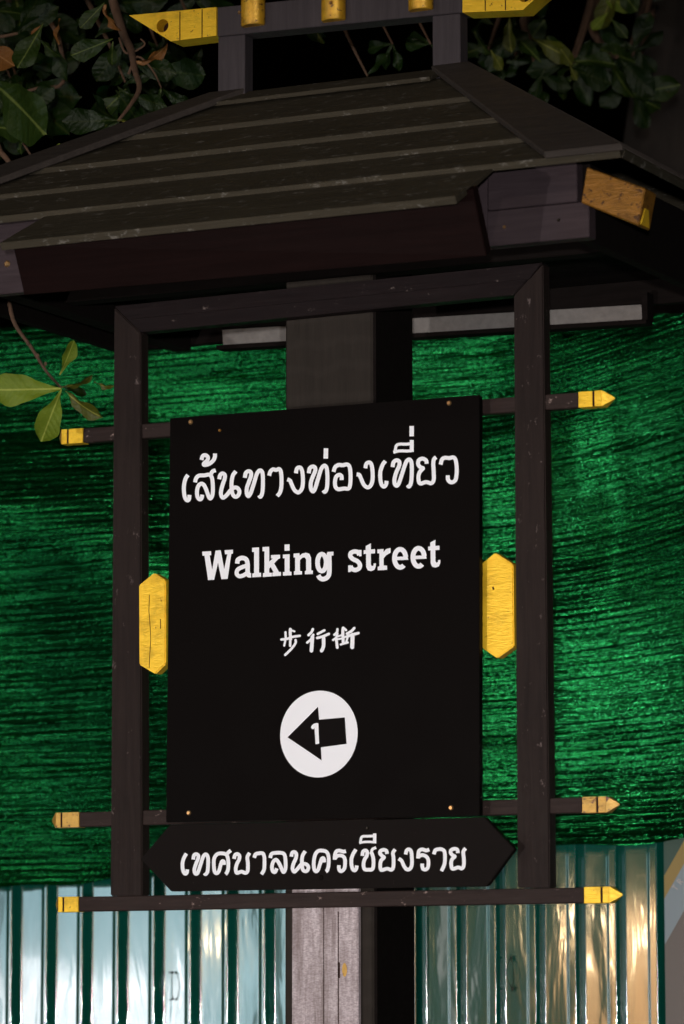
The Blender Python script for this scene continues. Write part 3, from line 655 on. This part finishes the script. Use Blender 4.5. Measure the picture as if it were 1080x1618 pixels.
# hip boards over the corners and the ridge board
def hipb(side, wedge, w0, w1, u0=.014, u1=.026):
    bm = bmesh.new(); t0, t1 = .005, tE+.006
    f = (lambda t: XR1+KH*t+.004) if wedge > 0 else (lambda t: XR0-KH*t-.004)
    g = (lambda t: XR1+KH*t+.004-w0-(w1-w0)*t/t1) if wedge > 0 else (lambda t: XR0-KH*t-.004+w0+(w1-w0)*t/t1)
    hexa(bm, [slope_pt(side,t0,g(t0),u0),slope_pt(side,t0,f(t0),u0),slope_pt(side,t0,f(t0),u1),slope_pt(side,t0,g(t0),u1), slope_pt(side,t1,g(t1),u0),slope_pt(side,t1,f(t1),u0),slope_pt(side,t1,f(t1),u1),slope_pt(side,t1,g(t1),u1)], .002)
    obj('hip_board', bm, M['hip'], S)
hipb('f', 1, .075, .135); hipb('f', -1, .075, .135); hipb('b', 1, .075, .135); hipb('b', -1, .075, .135)
for sd, y in (('f', 0), ('b', 0)):
    bm = bmesh.new(); x0, x1 = XR0+.0, XR1-.05
    hexa(bm, [slope_pt(sd,-.004,x0,.004),slope_pt(sd,-.004,x1,.004),slope_pt(sd,-.004,x1,.016),slope_pt(sd,-.004,x0,.016),slope_pt(sd,.05,x0-.03,.012),slope_pt(sd,.05,x1,.012),slope_pt(sd,.05,x1,.02),slope_pt(sd,.05,x0-.03,.02)], .001); obj('ridge_board', bm, M['roof'], S)
# small porch: maroon fascia under the lowest front board
fa = [at(20,388,-.548), at(746,300,-.548), at(768,405,-.497), at(38,467,-.497)]
bk = Vector((0, .02, .011)); bm = bmesh.new(); hexa(bm, fa+[v+bk for v in fa], .0015); obj('fascia', bm, M['fascia'], S, label='maroon slanted board under the lowest front roof board')
# main eave boards (front ones grey-purple), sides and back dark
XL, XRt = XR0-EAVE+.045, at(911,300,-.37).x
zt = at(840,262,-.37).z; zm = at(840,327,-.37).z; zb_ = at(840,384,-.37).z
def eave(name, a, mat): obj(name, B(*a, bev=.0015), mat, S)
eave('eave_board', (at(770,300,-.37).x, XRt, -.37, -.345, zm+.001, zt), M['block']); eave('eave_board', (at(770,300,-.37).x, XRt+.022, -.3735, -.345, zb_, zm-.001), M['block'])
eave('eave_board', (XL, at(772,300,-.37).x-.004, -.3685, -.345, zb_, zt), M['block'])
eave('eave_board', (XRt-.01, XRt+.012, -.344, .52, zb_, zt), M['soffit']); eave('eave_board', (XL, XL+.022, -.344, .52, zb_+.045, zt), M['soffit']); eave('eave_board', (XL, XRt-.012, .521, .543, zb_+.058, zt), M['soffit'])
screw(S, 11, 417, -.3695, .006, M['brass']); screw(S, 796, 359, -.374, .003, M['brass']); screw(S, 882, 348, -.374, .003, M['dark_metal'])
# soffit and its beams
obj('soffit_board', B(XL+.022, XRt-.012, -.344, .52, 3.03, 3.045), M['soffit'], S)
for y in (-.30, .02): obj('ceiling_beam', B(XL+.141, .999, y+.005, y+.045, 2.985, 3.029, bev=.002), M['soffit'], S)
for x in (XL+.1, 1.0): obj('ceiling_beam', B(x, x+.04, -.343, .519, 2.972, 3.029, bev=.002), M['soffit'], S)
# pale batten under the back eave
q0, q1, q2, q3 = at(350,521,.5), at(1012,481,.5), at(1016,506,.5), at(352,546,.5)
bm = bmesh.new(); hexa(bm, [q0,q1,q2,q3]+[v+Vector((0,.02,0)) for v in (q0,q1,q2,q3)], .001); obj('pale_batten', bm, M['pale'], S)
for u, v in ((q3, q2),):
    bm = bmesh.new(); hexa(bm, [u+Vector((-.008,-.012,-.001)), v+Vector((.01,-.012,-.001)), v+Vector((.01,-.012,-.009)), u+Vector((-.008,-.012,-.009)), u+Vector((-.008,.02,-.001)), v+Vector((.01,.02,-.001)), v+Vector((.01,.02,-.009)), u+Vector((-.008,.02,-.009))]); obj('batten_trim', bm, M['soffit'], S)
obj('batten_trim', B(q2.x+.001, q2.x+.012, .49, .52, q2.z-.002, q2.z+.05), M['soffit'], S)
# rafter tails
def tail(pts, Y, D, mat, tipmat):
    f = [at(x, y, Y) for x, y in pts]; bm = bmesh.new(); hexa(bm, f+[v+Vector((0, D, 0)) for v in f], .002); R = obj('rafter_tail', bm, mat, S)
    if tipmat:
        a, b = f[1], f[2]; e = (f[1]-f[0]).normalized()
        bm = bmesh.new(); lo = b+(a-b)*.06; hi = b+(a-b)*.5
        hexa(bm, [lo+e*.0005+Vector((0,.004,0)), lo+e*.0005+Vector((0,D-.006,0)), hi+e*.0005+Vector((0,D*.55,0)), hi+e*.0005+Vector((0,.01,0)), lo+e*.002+Vector((0,.005,0)), lo+e*.002+Vector((0,D-.008,0)), hi+e*.002+Vector((0,D*.52,0)), hi+e*.002+Vector((0,.012,0))]); obj('bright_gold_patch', bm, M['gold'], R)
tail([(926,264),(1019,298),(1008,357),(917,320)], -.392, .048, M['gold_dull'], True)

# crest above the ridge
YU = .065
def upright(x0, x1, yb, ztop):
    a = at(x0, yb, YU); b = at(x1, yb, YU); obj('ridge_upright', B(a.x, b.x, YU, YU+.032, a.z-.06, ztop, bev=.0012), M['crest'], S)
zb2 = at(343,57,YU).z
upright(344, 386.5, 150, zb2+.0); upright(683, 727, 118, at(700,18,YU).z)
YT = .058
L0, L1 = at(343,58,YT), at(343,12,YT); R0, R1 = at(730,20,YT), at(730,-27,YT)
bm = bmesh.new(); hexa(bm, [L0,R0,R1,L1]+[v+Vector((0,.045,0)) for v in (L0,R0,R1,L1)], .0015); crest = obj('crest_beam', bm, M['crest'], S)
def gold_end(outline, hole, grooves, mir):
    bm = bmesh.new(); o_ = [P(x, y, YT) for x, y in outline]; c = at(hole[0], hole[1], YT); r = hole[2]; n = 16
    # face with a round hole: bridge outer outline resampled to the circle
    outer = []; m_ = len(o_)
    for k in range(n*2):
        an = 2*math.pi*k/(n*2); d = Vector((math.cos(an), math.sin(an))); best = None
        for i in range(m_):
            p, q = Vector(o_[i]), Vector(o_[(i+1) % m_]); e = q-p; den = d.x*e.y-d.y*e.x
            if abs(den) < 1e-9: continue
            w = p-Vector((c.x, c.z)); t = (w.x*e.y-w.y*e.x)/den; s = (w.x*d.y-w.y*d.x)/den
            if t > 0 and -1e-6 <= s <= 1+1e-6 and (best is None or t < best): best = t
        outer.append((c.x+d.x*best, c.z+d.y*best, an))
    for p in o_:
        an = math.atan2(p[1]-c.z, p[0]-c.x) % (2*math.pi); outer.append((p[0], p[1], an))
    outer.sort(key=lambda t: t[2])
    rings = []
    for y in (YT-.001, YT+.046):
        rings.append(([bm.verts.new((x, y, z)) for x, z, a in outer], [bm.verts.new((c.x+r*math.cos(a), y, c.z+r*math.sin(a))) for x, z, a in outer]))
    N = len(outer); (fo, fi), (bo, bi) = rings
    for k in range(N):
        j = (k+1) % N
        bm.faces.new((fo[k], fo[j], fi[j], fi[k])); bm.faces.new((bo[j], bo[k], bi[k], bi[j])); bm.faces.new((fo[j], fo[k], bo[k], bo[j])); bm.faces.new((fi[k], fi[j], bi[j], bi[k]))
    bmesh.ops.remove_doubles(bm, verts=bm.verts, dist=1e-5); bmesh.ops.recalc_face_normals(bm, faces=bm.faces)
    R = obj('gold_end', bm, M['gold'], crest)
    plug = bmesh.new(); bmesh.ops.create_cone(plug, cap_ends=True, segments=20, radius1=r-.0003, radius2=r-.0003, depth=.01, matrix=Matrix.Translation((c.x, YT+.03, c.z))@Matrix.Rotation(rad(90), 4, 'X')); obj('hole_plug', plug, M['groove'], crest)
    for gx0, gy0, gx1, gy1 in grooves:
        a = at(gx0, gy0, YT-.0014); b = at(gx1, gy1, YT-.0014); obj('groove', B(min(a.x,b.x)-.0008, max(a.x,b.x)+.0008, YT-.0016, YT-.0011, b.z, a.z), M['groove'], crest)
gold_end([(204,25),(270,66),(342,57),(342,12)], (257,41.5,.0125), [(284,19,284,64),(319,15,319,60)], 0)
gold_end([(730.5,20.5),(826,16.5),(846,-2),(880,-30),(731,-27)], (829,-7,.0125), [(766,-30,766,17.5),(798,-30,798,16.5)], 0)
for px, py in ((398,41),(525,33),(663,16.5)):
    q = at(px, py, YT-.008); bm = bmesh.new(); r = .0232
    prof = [(0, r-.002), (.002, r), (.118, r), (.135, r*.6), (.15, .002)]
    ring = []
    for dz, rr in prof: ring.append([bm.verts.new((q.x+rr*math.cos(k*math.pi/12), YT-.004+rr*.75*math.sin(k*math.pi/12), q.z+dz)) for k in range(24)])
    for a_, b_ in zip(ring, ring[1:]):
        for k in range(24): bm.faces.new((a_[k], a_[(k+1) % 24], b_[(k+1) % 24], b_[k]))
    bm.faces.new(ring[0][::-1]); bm.faces.new(ring[-1]); pg = obj('gold_peg', bm, gold('peg_gold_%d' % px, (.36,.16,.01), (.85,.5,.03), (.12,.05,.01), .6, 'z'), crest, smooth=True)
    pg.data.set_sharp_from_angle(angle=rad(40))
for px, py in ((378,20),(522,5)): screw(crest, px, py, YT-.0235 if px > 400 else YT, .0035)

# ------------------------------------------------------------------ trees
def leaf_mat(name, c1, c2, vein, spots=.72, rough=.38):
    t = NT(name); v = t.coords((1,1,1), True); tc = t.n('TexCoord'); sx = t.n('SeparateXYZ'); t.l(tc.outputs['Object'], sx.inputs[0])
    g = t.noise(v, 14, 5, .65); col = t.mix(g, c1, c2)
    ay = t.n('Math', operation='ABSOLUTE'); t.l(sx.outputs['Y'], ay.inputs[0])
    # side veins: bands of x - 0.8|y|
    sub = t.n('Math', operation='MULTIPLY_ADD', i_1=-.8); t.l(ay.outputs[0], sub.inputs[0]); t.l(sx.outputs['X'], sub.inputs[2])
    sn = t.n('Math', operation='MULTIPLY', i_1=56.0); t.l(sub.outputs[0], sn.inputs[0]); si = t.n('Math', operation='SINE'); t.l(sn.outputs[0], si.inputs[0])
    col = t.mix(t.ramp(si.outputs[0], [(.93, (0,)*3), (1, (.12,)*3)]), col, vein)
    col = t.mix(t.ramp(ay.outputs[0], [(0, (1,)*3), (.009, (.8,)*3), (.016, (0,)*3)]), col, vein)
    w = t.noise(v, 5, 5, .7); col = t.mix(t.ramp(w, [(spots, (0,)*3), (spots+.08, (1,)*3)]), col, (.2,.09,.03))
    t.l(col, t.b.inputs['Base Color']); t.set(Roughness=rough); t.b.inputs['Specular IOR Level'].default_value = .25
    t.l(t.bump(si.outputs[0], .08, .01, t.bump(g, .3, .01)), t.b.inputs['Normal']); return t.m
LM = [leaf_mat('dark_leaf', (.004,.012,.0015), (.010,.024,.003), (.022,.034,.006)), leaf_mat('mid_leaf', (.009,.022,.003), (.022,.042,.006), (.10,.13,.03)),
      leaf_mat('brown_leaf', (.09,.035,.01), (.26,.11,.025), (.3,.15,.06), .9), leaf_mat('yellow_green_leaf', (.085,.135,.008), (.14,.19,.012), (.26,.30,.05), .8, .6), leaf_mat('olive_leaf', (.03,.038,.004), (.075,.085,.008), (.2,.2,.04), .66)]
def leaf_mesh(seed, curl, cup, wid, mat, wav=.02):
    """unit leaf along +x, broad near the tip; upper side +z"""
    rnd = random.Random(seed); NU, NV = 14, 6; me = bmesh.new(); rows = []
    for i in range(NU+1):
        t = i/NU; w = wid*(math.sin(math.pi*min(1, t**1.45*.98+.01))**.75)*(.35+.65*t)+.006
        if t > .97: w = .012
        bx = t*math.cos(curl*t*.5); bz = -curl*t*t*.35
        rows.append([me.verts.new((bx+rnd.uniform(-.004,.004), s*w*(1+.06*math.sin(t*17+seed+s)), bz+cup*abs(s)**1.3*w+wav*math.sin(t*11+seed*2+s*2.5)*abs(s))) for s in [-1+2*k/NV for k in range(NV+1)]])
    for a, b in zip(rows, rows[1:]):
        for k in range(NV): me.faces.new((a[k], a[k+1], b[k+1], b[k]))
    M_ = bpy.data.meshes.new('leaf'); me.to_mesh(M_); me.free(); M_.materials.append(LM[mat])
    for p in M_.polygons: p.use_smooth = True
    return M_
LEAF = {}
for mt in range(5): LEAF[mt] = [leaf_mesh(mt*10+s, cu, cp, wd, mt, wv) for s, (cu, cp, wd, wv) in enumerate(((.3,.25,.27,.03),(.8,.4,.24,.05),(-.3,.15,.29,.04),(1.3,.5,.2,.07)))]
def put_leaf(par, base, tip, mt, roll=0, var=None):
    base, tip = Vector(base), Vector(tip); d = tip-base; L = d.length; x = d.normalized()
    view = (CAM-base).normalized(); z = (view-x*view.dot(x)).normalized(); z = Matrix.Rotation(roll, 3, x)@z; y = z.cross(x)
    o = bpy.data.objects.new('leaf', LEAF[mt][var if var is not None else random.randrange(4)]); COL.objects.link(o); o.parent = par
    mw = Matrix((x, y, z)).transposed().to_4x4()@Matrix.Scale(L, 4)
    mw.translation = base-wloc(par); o.matrix_local = mw; return o
def bark(name, c):
    t = NT(name); v = t.coords((30,30,9)); g = t.noise(v, 1.4, 6, .7); t.l(t.mix(g, tuple(x*.5 for x in c), tuple(x*1.5 for x in c)), t.b.inputs['Base Color']); t.set(Roughness=.85); t.l(t.bump(g, .8, .01), t.b.inputs['Normal']); return t.m
BK = bark('twig_bark', (.11,.06,.035)); BK2 = bark('trunk_bark', (.013,.008,.005))
def pxpath(pts, Y0, Y1=None):
    Y1 = Y0 if Y1 is None else Y1; n = len(pts); return [at(x, y, Y0+(Y1-Y0)*i/max(1, n-1)) for i, (x, y) in enumerate(pts)]
def branch(tree, pts, r0, r1, mat=BK, sub=4):
    bm = bmesh.new(); tube(bm, [Vector(p) for p in catmull([tuple(p) for p in pts], sub)], r0, r1); return obj('branch', bm, mat, tree, smooth=True)
def trunk(tree, pts, r0, r1):
    bm = bmesh.new(); tube(bm, [Vector(p) for p in catmull(pts, 6)], r0, r1, 14)
    for v in bm.verts: v.co += Vector((noise.noise(v.co*4), noise.noise(v.co*4+Vector((5,5,5))), 0))*.03
    return obj('trunk', bm, BK2, tree, smooth=True)
def lf(par, bx, by, tx, ty, Y, mt, roll=0, dY=0, var=None): return put_leaf(par, at(bx, by, Y), at(tx, ty, Y+dY), mt, roll, var)

tl = empty('broadleaf_tree', (-1.7, 2.1, .13), 'broad leaved tree behind the fence, overhanging the sign roof on the left', 'tree')
trunk(tl, [(-1.7,2.1,.1),(-1.66,2.1,1.4),(-1.5,2.0,2.6),(-1.3,1.5,3.6),(-1.1,1.2,4.6)], .16, .07)
# hanging twig left of the frame
tw = branch(tl, [(-1.3,1.25,3.5)]+[(-.95,.8,3.45),(-.72,.42,3.3)]+[tuple(v) for v in pxpath([(4,430),(14,478),(24,513),(50,550),(74,588),(97,613)], .05, -.05)], .007, .0022)
for q in ((44,543),(72,575),(60,562)):
    bm = bmesh.new(); bmesh.ops.create_icosphere(bm, subdivisions=1, radius=.003, matrix=Matrix.Translation(at(q[0],q[1],-.03))@Matrix.Scale(1.5,4,(0,0,1))); obj('bud', bm, BK, tw)
lf(tw, 97,614, -14,618, -.06, 3, .15, -.04, 2); lf(tw, 97,616, 62,700, -.06, 3, -.2, -.03, 2); lf(tw, 94,592, 120,540, -.03, 3, .6, .0, 0)
lf(tw, 98,612, 152,605, -.04, 4, 1.15, .03, 1); lf(tw, 104,618, 150,668, -.04, 4, .75, .0, 1); lf(tw, 100,612, 138,622, -.02, 0, -.6, .03, 0); lf(tw, 150,603, 173,621, -.0, 4, .9, .0, 3)
# branches over the left of the roof
b1 = branch(tl, [(-1.1,1.2,3.9)]+[tuple(v) for v in pxpath([(165,-60),(178,0),(195,55),(206,78),(213,112),(220,140),(207,165),(187,191)], .45, .2)], .012, .0028)
b2 = branch(tl, pxpath([(203,118),(217,90),(240,110),(255,140)], .33), .003, .0015); b3 = branch(tl, pxpath([(188,60),(200,85),(228,72),(222,62)], .34), .0025, .0015)
b4 = branch(tl, [(-1.5,1.4,3.2)]+[tuple(v) for v in pxpath([(-60,190),(0,240),(22,268)], .3)], .01, .004); b5 = branch(tl, pxpath([(-30,62),(5,58),(28,53)], .3), .004, .003)
b6 = branch(tl, pxpath([(50,-30),(70,20),(92,60),(100,130),(60,140),(40,145)], .5), .006, .003); b7 = branch(tl, pxpath([(20,200),(40,232),(55,255)], .3), .003, .0018)
for a in ((187,190,100,195,.2,0,.2,-.02,2),(187,190,150,232,.2,0,.5,0,0),(187,190,186,235,.21,0,.9,0,1),(187,190,235,205,.2,4,1.1,0,1),(187,190,118,160,.25,0,-.3,.05,1),(205,150,260,170,.3,0,.4,0,0)): lf(b1, *a)
for a in ((68,38,28,112,.15,1,.3,-.03,2),(60,55,84,96,.2,1,1.0,0,1),(68,38,50,60,.28,2,.2,0,0),(-30,70,28,108,.3,2,.0,0,2),(28,54,65,-15,.3,0,.4,0,2),(28,54,90,10,.33,0,-.3,0,0),(95,30,82,70,.34,2,1.15,0,1),(85,60,95,130,.4,0,.6,0,1)): lf(b6, *a)
for a in ((-20,122,88,215,.12,1,.5,-.04,2),(-25,200,60,205,.16,1,-.5,-.03,0),(10,170,50,190,.12,1,.3,0,3),(40,215,20,248,.2,1,.7,0,3),(95,228,68,252,.15,3,.8,0,3),(30,180,85,140,.35,0,.2,0,0)): lf(b4, *a)
for a in ((165,8,172,58,.3,2,1.1,0,3),(165,5,128,45,.3,1,.2,0,2),(178,62,115,88,.3,1,.1,0,2),(178,66,175,105,.28,1,-.4,0,2),(200,60,150,130,.4,0,.1,0,0),(150,60,190,20,.5,0,.1,0,2)): lf(b3, *a)
for a in ((215,100,270,92,.32,2,.9,0,3),(205,98,275,118,.34,0,.3,0,0),(255,140,300,175,.4,0,.2,0,1),(240,110,330,120,.45,0,.1,0,2),(255,140,245,215,.42,1,.7,0,1)): lf(b2, *a)
# darker inner leaves, on branches of their own
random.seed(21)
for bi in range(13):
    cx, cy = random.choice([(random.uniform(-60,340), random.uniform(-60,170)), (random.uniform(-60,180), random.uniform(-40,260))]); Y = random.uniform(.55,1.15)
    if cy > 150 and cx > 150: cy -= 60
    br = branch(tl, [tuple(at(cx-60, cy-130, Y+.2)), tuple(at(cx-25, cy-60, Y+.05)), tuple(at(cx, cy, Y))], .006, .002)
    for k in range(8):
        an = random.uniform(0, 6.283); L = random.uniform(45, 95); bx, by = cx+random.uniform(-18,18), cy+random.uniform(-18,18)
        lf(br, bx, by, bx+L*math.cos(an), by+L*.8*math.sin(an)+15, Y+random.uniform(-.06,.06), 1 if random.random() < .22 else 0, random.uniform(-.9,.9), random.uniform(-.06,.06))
# middle, sparse, behind the crest
for cx, cy in ((455,20),(600,60),(300,60),(560,110),(660,60)):
    br = branch(tl, [tuple(at(cx-40, cy-120, 1.0)), tuple(at(cx-10, cy-50, .95)), tuple(at(cx+20, cy+10, .9))], .005, .002)
    for k in range(3): 
        an = random.uniform(0, 6.28); lf(br, cx+20, cy+10, cx+20+50*math.cos(an), cy+10+45*math.sin(an), .95, 0, random.uniform(-.9,.9))
lf(br, 500,50, 508,72, .9, 4, .4); 

tr_ = empty('broadleaf_tree', (2.2, 3.4, .0), 'second broad leaved tree with a thick brown trunk, standing back on the right', 'tree')
q = at(1075,150,3.2)
trunk(tr_, [(q.x+.12,3.4,0),(q.x+.08,3.35,1.8),(q.x+.05,3.3,3.2),(q.x+.1,3.3,4.6),(q.x-.1,3.2,6)], .34, .22)
br_ = branch(tr_, [tuple(v) for v in pxpath([(1060,-80),(1000,-40),(930,20),(960,85),(975,90)], 2.6, 1.9)], .02, .004)
for a in ((960,20,935,48,1.9,3,.2,0,2),(970,-25,1010,20,1.9,1,.3,0,2),(975,-30,945,45,1.95,4,.4,0,0),(962,87,985,160,1.9,1,.8,0,1),(965,30,990,60,1.9,1,0,0,0),(940,-10,1000,15,1.95,3,.1,0,1),(975,90,1030,150,2.0,0,.2,0,0)): lf(br_, *a)
br_ = branch(tr_, [tuple(v) for v in pxpath([(900,-60),(830,20),(838,70),(850,120),(858,178)], 2.3, 1.6)], .012, .003)
for a in ((805,25,800,85,1.5,4,.5,0,1),(775,80,795,112,1.5,4,.3,0,2),(780,40,760,30,1.5,1,.3,0,2),(840,60,900,95,1.6,4,.3,0,0),(880,70,905,105,1.6,4,.1,0,2),(855,100,820,60,1.6,1,.4,0,0),(900,105,912,128,1.6,4,.2,0,2),(750,50,765,90,1.5,1,.8,0,1),(850,120,900,140,1.65,0,.2,0,0),(858,178,862,140,1.6,0,.2,0,1),(800,60,770,115,1.6,0,.2,0,0),(860,110,835,165,1.6,0,.5,0,1)): lf(br_, *a)
random.seed(5)
for bi in range(9):
    cx, cy = random.uniform(740,1000), random.uniform(-60,150); Y = random.uniform(1.7,2.5)
    br = branch(tr_, [tuple(at(cx+40, cy-130, Y+.3)), tuple(at(cx+20, cy-60, Y+.1)), tuple(at(cx, cy, Y))], .008, .003)
    for k in range(7):
        an = random.uniform(0, 6.283); L = random.uniform(40, 80); lf(br, cx+random.uniform(-15,15), cy+random.uniform(-15,15), cx+L*math.cos(an), cy+L*math.sin(an), Y+random.uniform(-.08,.08), 0 if random.random() < .75 else 1, random.uniform(-.9,.9))
